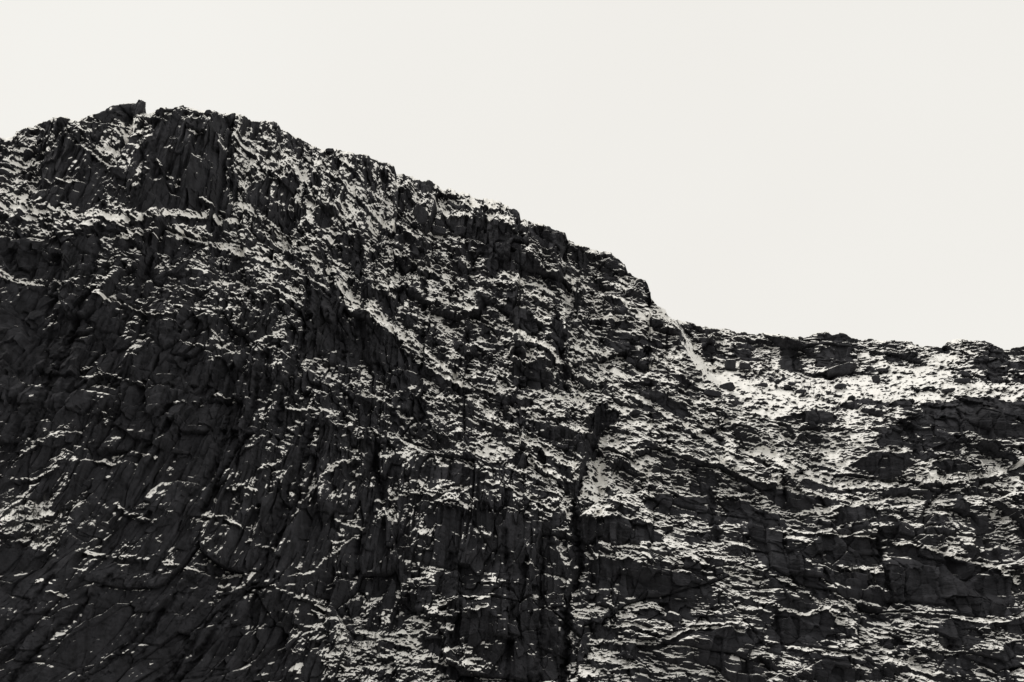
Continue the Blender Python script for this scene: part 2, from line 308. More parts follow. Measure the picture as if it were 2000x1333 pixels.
SNOWS += zz(650, 866, [(.65,[(1350,930),(1430,920),(1430,990),(1340,980)]),(.75,[(1430,1140),(1560,1150),(1650,1230),(1500,1220)]),(.65,[(700,900),(790,930),(770,980),(680,970)]),(.6,[(300,1060),(490,1090),(490,1170),(300,1120)])])
SNOWS += [   # open snow: (cover, polygon)
 (.92,[(1335,690),(1400,715),(1458,742),(1545,752),(1615,748),(1720,728),(1825,713),(1896,745),(2100,768),(2100,780),(1896,768),(1790,782),(1690,770),(1615,786),(1510,800),(1405,762)]),
 (.9,[(1335,655),(1348,672),(1356,694),(1372,712),(1352,712),(1340,690)]),
 (.95,[(1808,690),(1848,695),(1870,715),(1830,725),(1800,712)]),
 (.97,[(285,224),(296,224),(277,252),(262,270),(250,296),(245,290),(254,266),(268,250)]),
 (.97,[(1150,900),(1180,900),(1182,950),(1176,985),(1198,1005),(1176,1018),(1145,1014),(1136,1000),(1152,985)]),
 (.42,[(640,1255),(720,1230),(780,1270),(760,1290),(640,1290)]),
 (.38,[(0,965),(60,970),(100,1000),(110,1050),(40,1060),(0,1050)]),
 (.7,[(975,840),(1010,850),(1090,905),(1130,945),(1080,935),(1000,890)]),
 (.8,[(985,645),(1010,625),(1035,650),(1005,665)]),
 (.7,[(1300,790),(1360,820),(1430,870),(1400,880),(1330,840)]),
 (.7,[(1660,730),(1780,735),(1900,750),(1800,760)]),
]
# clefts: (half width, depth in m, points)
CLEFTS = [
 (7,9,[(1156,865),(1146,900),(1130,950)]),(6,18,[(1135,940),(1119,985),(1128,1030)]),
 (7,24,[(1120,990),(1127,1050),(1134,1110),(1122,1150)]),(5,18,[(1124,1130),(1108,1180),(1114,1230)]),(7,28,[(1104,1200),(1108,1260),(1100,1330),(1104,1400)]),
 (7,16,[(603,545),(607,600),(592,680),(562,760),(540,830)]),
 (8,14,[(700,470),(712,560),(705,640)]),
 (6,10,[(262,420),(268,380),(300,345),(305,300),(312,250)]),(6,12,[(455,250),(450,330),(462,395)]),
 (7,14,[(1085,560),(1095,680),(1105,760)]),(6,12,[(830,560),(825,700),(820,820)]),(6,12,[(645,540),(655,620),(668,700)]),
 (7,12,[(200,460),(175,560),(120,700),(70,860)]),(6,10,[(300,470),(270,560),(235,660)]),(7,12,[(520,700),(480,860),(400,1000)]),(5,9,[(340,760),(300,860),(270,900)]),
 (7,14,[(720,860),(740,960),(700,1080)]),(6,10,[(445,800),(425,900),(380,980)]),(6,10,[(620,830),(560,960),(520,1060)]),(6,12,[(590,900),(580,980),(525,1090),(505,1150)]),
 (6,10,[(520,1130),(400,1220),(300,1340)]),(6,10,[(395,1120),(280,1225),(160,1340)]),(6,10,[(220,1130),(120,1225),(20,1333)]),(5,9,[(110,1130),(60,1200),(0,1250)]),(6,10,[(460,1180),(380,1280),(340,1340)]),
 (6,10,[(1390,960),(1392,1000),(1400,1060)]),(7,14,[(1715,1055),(1722,1110),(1735,1180)]),(6,10,[(880,1080),(900,1180),(890,1260)]),(5,10,[(985,1040),(1000,1180),(990,1333)]),
 (5,10,[(1055,1050),(1060,1180),(1050,1333)]),(6,10,[(1780,830),(1790,900)]),(5,9,[(1515,1200),(1525,1260)]),(6,12,[(1000,400),(1012,440),(1018,480)]),(5,9,[(905,460),(925,530)]),
]
# depth steps: everything on the far side of the line (looking along the points, the right-hand side) lies deeper
def grid_map(rows, x0, dx, y0, dy, u, v):
    a = np.array(rows, F)
    gx = np.clip((u - x0) / dx, 0, a.shape[1] - 1.001); gy = np.clip((v - y0) / dy, 0, a.shape[0] - 1.001)
    ix = gx.astype(np.int32); iy = gy.astype(np.int32); fx = gx - ix; fy = gy - iy
    return (a[iy, ix] * (1 - fx) * (1 - fy) + a[iy, ix + 1] * fx * (1 - fy) + a[iy + 1, ix] * (1 - fx) * fy + a[iy + 1, ix + 1] * fx * fy).astype(F)
def in_poly(p, u, v):
    r = np.zeros(u.shape, bool); n = len(p)
    for i in range(n):
        (x1, y1), (x2, y2) = p[i], p[(i + 1) % n]
        if y1 == y2: continue
        r ^= ((y1 > v) != (y2 > v)) & (u < (x2 - x1) * (v - y1) / (y2 - y1) + x1)
    return r
def line_dist(p, u, v, close=False):
    """unsigned distance and sign (above / below) from a polyline"""
    best = np.full(u.shape, 1e9, F); sg = np.ones(u.shape, F)
    q = list(p) + ([p[0]] if close else [])
    for (x1, y1), (x2, y2) in zip(q[:-1], q[1:]):
        L = (x2 - x1) ** 2 + (y2 - y1) ** 2 + 1e-9
        t = np.clip(((u - x1) * (x2 - x1) + (v - y1) * (y2 - y1)) / L, 0, 1)
        ex = u - (x1 + t * (x2 - x1)); ey = v - (y1 + t * (y2 - y1))
        d = np.sqrt(ex * ex + ey * ey)
        m = d < best
        best = np.where(m, d, best); sg = np.where(m, np.sign(-ey + 1e-6), sg)
    return best.astype(F), sg
def box(u, v, pts, m):
    xs = [p[0] for p in pts]; ys = [p[1] for p in pts]
    return (u > min(xs) - m) & (u < max(xs) + m) & (v > min(ys) - m) & (v < max(ys) + m)

U0, U1, V1 = -650.0, 2650.0, 1395.0
MS = 2.5
mu = np.arange(U0 - 30, U1 + 31, MS, dtype=F); mv = np.arange(150, 1431, MS, dtype=F)
MU, MV = np.meshgrid(mu, mv)
base_rows = [[float(t) for t in l.split()] for l in COVER.strip().split('\n')]
cov = grid_map(base_rows, 50, 100, 225, 50, MU, MV)
cov = (cov + .03 * (1 - sstep(.08, .25, cov))) * (.80 + .2 * sstep(.42, .6, cov) + .14 * np.exp(-((MU - 950) / 330) ** 2 - ((MV - 620) / 300) ** 2))
for c, poly in SNOWS:
    m = box(MU, MV, poly, 20)
    d, _ = line_dist(poly, MU[m], MV[m], True)
    s = np.where(in_poly(poly, MU[m], MV[m]), 1, -1) * d
    w = sstep(-7, 5, s); cov[m] = cov[m] * (1 - w) + c * w
for c, poly in WALLS:
    m = box(MU, MV, poly, 20)
    d, _ = line_dist(poly, MU[m], MV[m], True)
    s = np.where(in_poly(poly, MU[m], MV[m]), 1, -1) * d
    w = sstep(-5, 6, s); cov[m] = cov[m] * (1 - w) + (c + .015) * w
cov = cov * (1 - .10 * (1 - sstep(520, 760, MU)) * sstep(430, 600, MV))
cov0 = cov.copy()
for th, c, pts in LEDGES:
    m = box(MU, MV, pts, 40)
    d, sg = line_dist(pts, MU[m], MV[m])
    th = th * .72
    if np.mean([p[0] for p in pts]) < 640 and np.mean([p[1] for p in pts]) > 600: c *= .62      # only a dusting on the steep left wall
    br = np.clip(.72 + 1.5 * fbm(MU[m] / 16, MV[m] / 16, 3, int(pts[0][0]) % 97), 0, 1.0)     # ledges break off and start again
    w = (1 - sstep(th * 0.45, th * 0.75 + 1.5, d * (1.6 - .6 * br))) * br
    cov[m] = np.maximum(cov[m], cov[m] + (c - cov[m] * 0.3) * w)
    # the rock riser right below the ledge is bare
    d2, sg2 = line_dist([(x, y + th * 0.8 + 5) for x, y in pts], MU[m], MV[m])
    w2 = (1 - sstep(th * .35, th * .6 + 3, d2)) * (1 - w)
    cov[m] = cov[m] * (1 - 0.65 * w2)
cov = np.clip(cov, 0.008, 0.98)
cleft = np.zeros_like(cov)
for hw, dep, pts in CLEFTS:
    m = box(MU, MV, pts, 40)
    d, sg = line_dist(pts, MU[m] + 9 * fbm(MU[m] / 30, MV[m] / 22, 3, 55, .6), MV[m] + 6 * noise(MU[m] / 18, MV[m] / 18, 56))
    cleft[m] = np.maximum(cleft[m], dep * np.exp(-(d / hw) ** 2)); cov[m] = cov[m] * (1 - .80 * np.exp(-(d / hw) ** 2))
# lean of the rock columns and dip of the strata
lean_rows = [[.10,.05,.0,.0,.0,.0],[.18,.12,.05,.0,.0,.0],[.28,.20,.05,-.02,.0,.0],[.32,.28,.06,.0,.0,.0],[.55,.45,.12,.0,.0,.0],[.75,.6,.12,.0,.05,.0]]
lean = grid_map(lean_rows, 0, 400, 230, 220, MU, MV)
dip_rows = [[-.08,.10,.50,.4,.1,.0],[.08,.22,.60,.45,.12,.0],[.04,.06,.48,.42,.2,.0],[.0,-.05,.40,.42,.15,.0],[.1,.1,.10,.25,.2,.05],[.1,.0,.0,.12,.30,.15]]
dip = grid_map(dip_rows, 0, 400, 230, 220, MU, MV)

def rayxz(u, v):
    a = (u - 1000) / FPX; b = (666.5 - v) / FPX
    den = math.cos(PITCH) - b * math.sin(PITCH)
    return a / den, (math.sin(PITCH) + b * math.cos(PITCH)) / den
# --- mean slope of the face -> depth, integrated upward from the foot
_, te = rayxz(MU, MV)
cov_s = cov.copy()
def blur(a, n, ax):
    k = np.ones(n, F) / n
    p = np.pad(a, [(n // 2, n // 2) if i == ax else (0, 0) for i in range(2)], mode='edge')
    return np.apply_along_axis(lambda r: np.convolve(r, k, 'valid'), ax, p).astype(F)
cov_b = blur(blur(blur(cov0, 41, 0), 41, 1), 41, 1)
k_mean = 0.30 + 0.85 * cov_b                             # broad slope
lnY = np.zeros_like(cov)
foot = np.log(900 + 60 * np.sin((mu - 300) / 420.0) - 40 * np.cos(mu / 650.0) + 0.10 * np.maximum(mu - 1150, 0))
lnY[-1] = foot
for i in range(len(mv) - 2, -1, -1):
    k = np.minimum(k_mean[i], 1.35)
    dt = te[i] - te[i + 1]
    lnY[i] = lnY[i + 1] + k * dt / (1 - k * te[i])
Y0 = np.exp(lnY)
# leaky ledge retreat: local cover above / below the broad trend steps the face back
ret = np.zeros_like(cov)
dev = np.clip(cov - cov_b, -.5, .8)
dev = blur(dev, 5, 1)
r = np.zeros(len(mu), F)
for i in range(len(mv) - 1, -1, -1):
    dz = Y0[i] * MS / FPX
    r = r * 0.984 + dev[i] * dz * 1.35
    ret[i] = r
ret = blur(ret, 5, 1)
# the shoulder of the near mountain stands well in front of the right-hand cirque
edge = [(1270,560),(1290,597),(1303,612),(1318,640),(1340,690),(1375,735),(1430,775)]
ex = np.interp(MV, [p[1] for p in edge], [p[0] for p in edge])
step = sstep(-2, 14, MU - ex) * (1 - sstep(690, 830, MV))
# zeta, xi: unrolled rock coordinates
ZM = Y0 * te
XM = Y0 * rayxz(MU, MV)[0]
dzr = np.zeros_like(ZM); dzr[:-1] = ZM[:-1] - ZM[1:]
LEAN = np.cumsum((lean * dzr)[::-1], 0)[::-1]
dxr = np.zeros_like(XM); dxr[:, 1:] = XM[:, 1:] - XM[:, :-1]
DIP = np.cumsum(dip * dxr, 1)
MAPS = dict(cov=cov, cov0=cov0, Y0=Y0 + ret + cleft * 0.6 + 110 * step, cleft=cleft, lean=LEAN, dip=DIP)
def samp(name, u, v):
    a = MAPS[name]
    gx = np.clip((u - mu[0]) / MS, 0, a.shape[1] - 1.001); gy = np.clip((v - mv[0]) / MS, 0, a.shape[0] - 1.001)
    ix = gx.astype(np.int32); iy = gy.astype(np.int32); fx = (gx - ix).astype(F); fy = (gy - iy).astype(F)
    return (a[iy, ix] * (1 - fx) * (1 - fy) + a[iy, ix + 1] * fx * (1 - fy) + a[iy + 1, ix] * (1 - fx) * fy + a[iy + 1, ix + 1] * fx * fy).astype(F)

# ------------------------------------------------------------------ the mountain's own grid
NU, NV = 2620, 1320
us = np.concatenate([np.linspace(U0, -40, 160, endpoint=False), np.linspace(-40, 2040, NU - 320, endpoint=False), np.linspace(2040, U1, 160)]).astype(F)
skyv = np.interp(us, [p[0] for p in SKYLINE], [p[1] for p in SKYLINE]).astype(F)
s = np.linspace(0, 1, NV).astype(F)[:, None]
U = np.broadcast_to(us[None, :], (NV, NU)).astype(F).copy()
V = V1 + (skyv[None, :] - V1) * s
# ragged sampling of the survey maps so that no traced edge stays straight
wu = U + 6 * fbm(U / 14, V / 14, 4, 3, .65); wv = V + 5 * fbm(U / 14, V / 14, 4, 9, .65)
cv = samp('cov', wu, wv)
Yb = samp('Y0', U + 2.5 * noise(U / 9, V / 9, 5), V + 2.5 * noise(U / 9, V / 9, 6))
rx, rz = rayxz(U, V)
X = rx * Yb; Z = rz * Yb
xl = X - samp('lean', U, V); zl = Z + samp('dip', U, V)
xr = (1200 - 1000) / FPX * 1150
xl = np.where(X > xr, xl - .40 * (X - xr), xl)                       # beds run longer on the right
xw = xl + 3 * fbm(X / 40, Z / 40, 2, 21); zw = zl + 3 * fbm(X / 34, Z / 34, 2, 22)
# bare blocks and broken ground alternate at several sizes
def patchy(cv, sx, sz, seed, k):
    cx, cz, ox, oz, e = cells(xw / sx, zw / sz, seed)
    q = rnd(cx, cz, seed + 2)
    m = np.where(q < .34, .22, np.where(q < .67, 1.0, 1.72)).astype(F)
    w = k * sstep(.02, .10, cv) * (1 - sstep(.6, .85, cv))
    return cv * (1 + (m - 1) * w)
cv = patchy(cv, 22, 26, 301, .40)
cv = patchy(cv, 9, 13, 311, .70)
cv = cv * np.clip(1 + 1.1 * fbm(xl / 16, zl / 11, 3, 66) * (1 - sstep(.6, .85, cv)), .1, 2.2)
cv = np.clip(cv, .008, .97).astype(F)
rough = sstep(.04, .30, cv) * (1 - .55 * sstep(.75, .97, cv))        # walls and open snow are smoother
def terrace(w, h, f):
    t = w / h; t = t - np.floor(t)
    return np.clip((t - (1 - f)) / f, 0, 1) - t
def octave(sx, sz, seed, amp, h, tamp, facet, crack=.6):
    cx, cz, ox, oz, e = cells(xw / sx, zw / sz, seed)
    r1 = rnd(cx, cz, seed + 5) - F(.5); r2 = rnd(cx, cz, seed + 6); r3 = rnd(cx, cz, seed + 7) - F(.5); r4 = rnd(cx, cz, seed + 8) - F(.5)
    r5 = rnd(cx, cz, seed + 9); r6 = rnd(cx, cz, seed + 10)
    f = np.clip(cv * 0.9 + .10, .12, .8)
    kk = .30 + .8 * cv
    hh = h * (.7 + 1.6 * r6 * r6)
    d = r1 * F(2 * amp) + facet * (r3 * ox * 2 * sx + r4 * oz * sz) * F(1.1)
    d = d + tamp * kk * hh * terrace(zw + r2 * hh + (r3 * ox * sx) * F(.9), hh, f) * (r5 * F(1.7))
    d = d + F(amp * crack) * (1 - sstep(0, .07, e)) * (r2 > .35)
    return d
R = np.zeros_like(X)
grain = .25 + 1.25 * sstep(-.3, .4, fbm(X / 38, Z / 30, 3, 81))      # finely broken here, massive there
R += octave(46, 62, 101, 8.0, 34, .30, .14, .3) * (.7 + .3 * rough)
R += octave(15, 30, 111, 2.2, 13, .45, .24, .3) * (.8 + .2 * rough)
R += octave(6.0, 8.5, 121, 1.15, 5.5, .5, .42, .3) * (.25 + .75 * rough)
R += octave(3.0, 3.4, 131, .60, 2.6, .5, .55, .3) * (.20 + .80 * rough) * grain
R += octave(1.5, 1.7, 141, .34, 1.3, .5, .6, .2) * (.12 + .88 * rough) * grain
colw = 1 - .8 * sstep(560, 250, U) * sstep(980, 1120, V)
R += (octave(17, 38, 171, 2.4, 60, 0, .42, .35) + octave(6, 30, 181, .8, 60, 0, .6, .5) * colw) * (1 - .65 * rough)     # leaning columns of the bare walls
R += 11.0 * fbm((xw + .4 * zw) / 95, zl / 80, 2, 91)
R += 5.0 * fbm(xw / 45, zl / 60, 3, 41)
R += 1.5 * fbm(xl / 9.0, zl / 9.0, 3, 45) * (.3 + .7 * rough)
R += .9 * fbm(xl / 3.0, zl / 3.5, 3, 42) * (.30 + .70 * rough)
R += .9 * np.abs(fbm(xl / 5.0, zl / 45.0, 3, 43)) * (.2 + .8 * colw) + .45 * np.abs(fbm(xl / 2.0, zl / 2.4, 3, 48))                    # fluting down the walls
rocky = np.zeros_like(X)
# boulders: half-buried rounded blocks on the snowy ground
for sx, seed, amp in ((9.0, 151, 3.0), (5.0, 161, 2.0), (2.4, 165, 1.0)):
    cx, cz, ox, oz, e = cells(X / sx + .3 * noise(X / 2, Z / 2, 8), zl / (sx * .75), seed, .9)
    rr = rnd(cx, cz, seed + 3)
    bump = np.sqrt(np.clip(1 - (ox * ox + oz * oz) / (.05 + .12 * rr), 0, 1))
    R -= amp * bump * (rr > .52) * sstep(.25, .45, cv); rocky = np.maximum(rocky, bump * (rr > (.45 if sx > 3 else .8)) * sstep(.5, .75, cv))
near_top = np.clip((V - skyv[None, :]) / 14, 0, 1)
R *= .25 + .75 * near_top
Y = Yb + R
Zf = Z.copy()
# crest: top rows lean back and rows behind the crest close the mountain
qx = np.floor(X[-1] / 4.5 + .8 * noise(X[-1] / 9, X[-1] * 0, 71)).astype(np.int32); qy = np.floor(X[-1] / 1.9).astype(np.int32)
crest_step = 1.6 * (rnd(qx, qx * 0, 72) - .5) + .7 * (rnd(qy, qy * 0, 73) - .5)
crest_step = np.convolve(np.pad(crest_step, 1, mode='edge'), [.25, .5, .25], 'valid')
Z = Z + crest_step[None, :] * (1 - near_top)
PX = X; PY = Y; PZ = Z + CAM_Z
nb = 16
bx = []; by = []; bz = []
crest_n = .9 * fbm(us / 5, us * 0 + 3, 3, 77)
for j in range(1, nb + 1):
    dd = 2.0 * j + 1.6 * j * j
    bx.append(PX[-1] * (1 + dd / PY[-1])); by.append(PY[-1] + dd)
    bz.append(PZ[-1] - 0.02 * dd * j + crest_n * (1 if j < 4 else .3) - (0.25 * dd if j > 1 else 0))
# apron to the valley floor
ax = []; ay = []; az = []
na = 8
for j in range(na, 0, -1):
    t = j / na
    ay.append(PY[0] - 70 * t - 30 * t * t); ax.append(PX[0] * 1.0); az.append(PZ[0] * (1 - t) - 6 * t)
GX = np.vstack([np.array(ax), PX, np.array(bx)]); GY = np.vstack([np.array(ay), PY, np.array(by)]); GZ = np.vstack([np.array(az), PZ, np.array(bz)])
rows = GX.shape[0]
def grid_normal(GX, GY, GZ):
    P = np.stack([GX, GY, GZ], -1)
    du = np.empty_like(P); dv = np.empty_like(P)
    du[:, 1:-1] = P[:, 2:] - P[:, :-2]; du[:, 0] = P[:, 1] - P[:, 0]; du[:, -1] = P[:, -1] - P[:, -2]
    dv[1:-1] = P[2:] - P[:-2]; dv[0] = P[1] - P[0]; dv[-1] = P[-1] - P[-2]
    n = np.cross(du, dv)
    return n / (np.linalg.norm(n, axis=-1, keepdims=True) + 1e-9)
def blur3(a, it):
    for _ in range(it):
        p = np.pad(a, ((1, 1), (0, 0)), mode='edge'); a = (p[:-2] + 2 * p[1:-1] + p[2:]) * F(.25)
        p = np.pad(a, ((0, 0), (1, 1)), mode='edge'); a = (p[:, :-2] + 2 * p[:, 1:-1] + p[:, 2:]) * F(.25)
    return a
N = grid_normal(GX, GY, GZ)
nz = N[..., 2].astype(F)
nzb = grid_normal(GX, blur3(GY.astype(F), 5), GZ)[..., 2].astype(F)
sv = .6 * nz + .4 * nzb
body = slice(na, na + NV)
svb = sv[body] + .15 * fbm(X / 8, Z / 3, 4, 61, .6) + .09 * noise(X / 2.2, Z / .9, 62)
# snow line: in every neighbourhood the flattest ground holds the snow, as much of it as lies there
TS = 70
tu = ((U - U0) / TS).astype(np.int32); tv = ((V - 180) / TS).astype(np.int32)
nu_, nv_ = int(tu.max()) + 1, int(tv.max()) + 1
tid = (tv * nu_ + tu).ravel()
cnt = np.bincount(tid, minlength=nu_ * nv_).astype(float)
s1 = np.bincount(tid, svb.ravel(), nu_ * nv_); s2 = np.bincount(tid, svb.ravel().astype(np.float64) ** 2, nu_ * nv_)
with np.errstate(all='ignore'):
    T = (s1 / cnt).reshape(nv_, nu_); M = np.sqrt(s2 / cnt - (s1 / cnt) ** 2).reshape(nv_, nu_)
T[cnt.reshape(nv_, nu_) < 60] = np.nan; M[cnt.reshape(nv_, nu_) < 60] = np.nan
for A in (T, M):                                    # empty tiles above the skyline take the tile below
    for i in range(nv_ - 2, -1, -1):
        bad = np.isnan(A[i]); A[i][bad] = A[i + 1][bad]
    for i in range(1, nv_):
        bad = np.isnan(A[i]); A[i][bad] = A[i - 1][bad]
def tilemap(A):
    gx = np.clip((U - U0) / TS - .5, 0, nu_ - 1.001); gy = np.clip((V - 180) / TS - .5, 0, nv_ - 1.001)
    ix = gx.astype(np.int32); iy = gy.astype(np.int32); fx = gx - ix; fy = gy - iy
    return A[iy, ix] * (1 - fx) * (1 - fy) + A[iy, ix + 1] * fx * (1 - fy) + A[iy + 1, ix] * (1 - fx) * fy + A[iy + 1, ix + 1] * fx * fy
pc = np.clip(cv * (1 - .62 * rocky) * 1.06 + .004, .006, .985)
snow_b = svb - tilemap(T) - tilemap(M) * np.log((1 - pc) / pc) / 1.702
snow = np.full(GX.shape, .3, F); snow[body] = snow_b; snow[:na] = .05
snow = np.clip(snow, -1, 1)
# lay the snow on: it fills and softens what it covers
mask = np.clip((snow + .02) * 9, 0, 1)
GYs = blur3(GY.astype(F), 4)
mk = blur3(mask, 1)
mk[:na] = 0; mk[na + NV - 2:] = 0
GY = GY * (1 - .85 * mk) + GYs * .85 * mk
GZ = GZ + mk * .25

def grid_mesh(name, GX, GY, GZ):
    r, c = GX.shape
    me = bpy.data.meshes.new(name)
    co = np.stack([GX, GY, GZ], -1).astype(F).reshape(-1, 3)
    me.vertices.add(r * c); me.vertices.foreach_set('co', co.ravel())
    idx = np.arange(r * c, dtype=np.int32).reshape(r, c)
    q = np.stack([idx[:-1, :-1], idx[:-1, 1:], idx[1:, 1:], idx[1:, :-1]], -1).reshape(-1, 4)
    me.loops.add(q.size); me.loops.foreach_set('vertex_index', q.ravel())
    me.polygons.add(len(q))
    me.polygons.foreach_set('loop_start', np.arange(0, q.size, 4, dtype=np.int32))
    me.polygons.foreach_set('loop_total', np.full(len(q), 4, np.int32))
    me.update()
    return me

# ------------------------------------------------------------------ materials
def rock_snow_material(name, use_attr=True):
    m = bpy.data.materials.new(name); m.use_nodes = True
    t = m.node_tree; t.nodes.clear(); L = t.links.new
    o = t.nodes.new('ShaderNodeOutputMaterial')
    geo = t.nodes.new('ShaderNodeNewGeometry')
    tc = t.nodes.new('ShaderNodeTexCoord')
    mp = t.nodes.new('ShaderNodeMapping'); mp.inputs['Scale'].default_value = (1, 1, .22)
    L(tc.outputs['Object'], mp.inputs['Vector'])
    def nz_(vec, scale, det, rough=.6):
        n = t.nodes.new('ShaderNodeTexNoise'); n.inputs['Scale'].default_value = scale
        n.inputs['Detail'].default_value = det; n.inputs['Roughness'].default_value = rough
        L(vec, n.inputs['Vector']); return n.outputs['Fac']
    streak = nz_(mp.outputs[0], .16, 6); blot = nz_(tc.outputs['Object'], .035, 8, .68); fine = nz_(tc.outputs['Object'], 1.6, 5, .7)
    mx = t.nodes.new('ShaderNodeMath'); mx.operation = 'MULTIPLY_ADD'; L(streak, mx.inputs[0]); mx.inputs[1].default_value = .6
    m2 = t.nodes.new('ShaderNodeMath'); m2.operation = 'MULTIPLY'; L(blot, m2.inputs[0]); m2.inputs[1].default_value = .55
    L(m2.outputs[0], mx.inputs[2])
    cr = t.nodes.new('ShaderNodeValToRGB'); L(mx.outputs[0], cr.inputs[0])
    e = cr.color_ramp.elements
    e[0].position = .40; e[0].color = (.0100, .0100, .0115, 1)
    e[1].position = .74; e[1].color = (.046, .046, .052, 1)
    rock = t.nodes.new('ShaderNodeBsdfPrincipled'); rock.inputs['Roughness'].default_value = .85
    rock.inputs['Specular IOR Level'].default_value = .15
    L(cr.outputs[0], rock.inputs['Base Color'])
    b = t.nodes.new('ShaderNodeBump'); b.inputs['Distance'].default_value = .6; b.inputs['Strength'].default_value = .8
    L(fine, b.inputs['Height']); L(b.outputs[0], rock.inputs['Normal'])
    sn = t.nodes.new('ShaderNodeBsdfPrincipled'); sn.inputs['Roughness'].default_value = .7
    sn.inputs['Specular IOR Level'].default_value = .2
    sn.inputs['Base Color'].default_value = (.90, .885, .85, 1)
    # amount of snow
    if use_attr:
        at = t.nodes.new('ShaderNodeAttribute'); at.attribute_name = 'snow_depth'; amt = at.outputs['Fac']
    else:
        sp = t.nodes.new('ShaderNodeSeparateXYZ'); L(geo.outputs['Normal'], sp.inputs[0])
        sb = t.nodes.new('ShaderNodeMath'); sb.operation = 'SUBTRACT'; L(sp.outputs['Z'], sb.inputs[0]); sb.inputs[1].default_value = .74
        amt = sb.outputs[0]
    fn = nz_(tc.outputs['Object'], 1.3, 4, .75)
    ma = t.nodes.new('ShaderNodeMath'); ma.operation = 'MULTIPLY_ADD'; L(fn, ma.inputs[0]); ma.inputs[1].default_value = .26 if use_attr else .10; ma.inputs[2].default_value = -.13 if use_attr else -.05
    ad = t.nodes.new('ShaderNodeMath'); ad.operation = 'ADD'; L(amt, ad.inputs[0]); L(ma.outputs[0], ad.inputs[1])
    mr = t.nodes.new('ShaderNodeMapRange'); L(ad.outputs[0], mr.inputs['Value'])
    mr.inputs['From Min'].default_value = -.032; mr.inputs['From Max'].default_value = .02
    mix = t.nodes.new('ShaderNodeMixShader'); L(mr.outputs[0], mix.inputs[0]); L(rock.outputs[0], mix.inputs[1]); L(sn.outputs[0], mix.inputs[2])
    L(mix.outputs[0], o.inputs['Surface'])
    return m
rock_mat = rock_snow_material('snowy_rock')
boulder_mat = rock_snow_material('snow_capped_boulder', False)

me = grid_mesh('mountain', GX, GY, GZ)
at = me.attributes.new('snow_depth', 'FLOAT', 'POINT'); at.data.foreach_set('value', snow.astype(F).ravel())
me.materials.append(rock_mat)
mountain = bpy.data.objects.new('mountain', me); C.objects.link(mountain)
mountain['kind'] = 'structure'

# valley floor
gm = bpy.data.materials.new('snowy_ground'); gm.use_nodes = True
t = gm.node_tree; bs = t.nodes['Principled BSDF']; bs.inputs['Roughness'].default_value = .9
n = t.nodes.new('ShaderNodeTexNoise'); n.inputs['Scale'].default_value = .02; n.inputs['Detail'].default_value = 8
tcn = t.nodes.new('ShaderNodeTexCoord'); t.links.new(tcn.outputs['Object'], n.inputs['Vector'])
cr = t.nodes.new('ShaderNodeValToRGB'); t.links.new(n.outputs['Fac'], cr.inputs[0])
cr.color_ramp.elements[0].position = .42; cr.color_ramp.elements[0].color = (.04, .04, .04, 1)
cr.color_ramp.elements[1].position = .5; cr.color_ramp.elements[1].color = (.30, .30, .29, 1)
t.links.new(cr.outputs[0], bs.inputs['Base Color'])
g = np.linspace(-1, 1, 61); g = np.sign(g) * np.abs(g) ** 2.2 * 15000
ggx, ggy = np.meshgrid(g, g)
ggz = 1.5 * fbm(ggx / 300, ggy / 300, 3, 5) - 1.5
ggz[(np.abs(ggx) < 60) & (np.abs(ggy) < 60)] = 0
gme = grid_mesh('ground', ggx, ggy, ggz); gme.materials.append(gm)
ground = bpy.data.objects.new('ground', gme); C.objects.link(ground); ground['kind'] = 'structure'

# ------------------------------------------------------------------ things on the mountain
def tag(o, label, cat, group=None, kind=None):
    o['label'] = label; o['category'] = cat
    if group: o['group'] = group
    if kind: o['kind'] = kind
# what of the face can be seen in each direction: nearest surface point per 3-unit bin
gxf, gyf, gzf = GX.ravel(), GY.ravel(), (GZ - CAM_Z).ravel()
dep = gyf * math.cos(PITCH) + gzf * math.sin(PITCH)
pu = 1000 + FPX * gxf / dep; pv = 666.5 - FPX * (gzf * math.cos(PITCH) - gyf * math.sin(PITCH)) / dep
BN = 3.0
bu = np.floor((pu + 60) / BN).astype(np.int64); bv = np.floor(pv / BN).astype(np.int64)
ok = (bu >= 0) & (bu < 720) & (bv >= 0) & (bv < 470)
ids = np.nonzero(ok)[0]; key = (bv * 720 + bu)[ids]
o_ = np.lexsort((gyf[ids], key)); ids = ids[o_]; key = key[o_]
uk, first = np.unique(key, return_index=True)
near_id = dict(zip(uk.tolist(), ids[first].tolist()))
snf = snow.ravel()
def hit(u, v, reach=4):
    b0 = int((u + 60) // BN); b1 = int(v // BN)
    for r_ in range(reach):
        for dv in range(-r_, r_ + 1):
            for du in range(-r_, r_ + 1):
                k = (b1 + dv) * 720 + b0 + du
                if k in near_id:
                    i = near_id[k]
                    return Vector((float(GX.ravel()[i]), float(GY.ravel()[i]), float(GZ.ravel()[i]))), float(snf[i])
    return None, 0

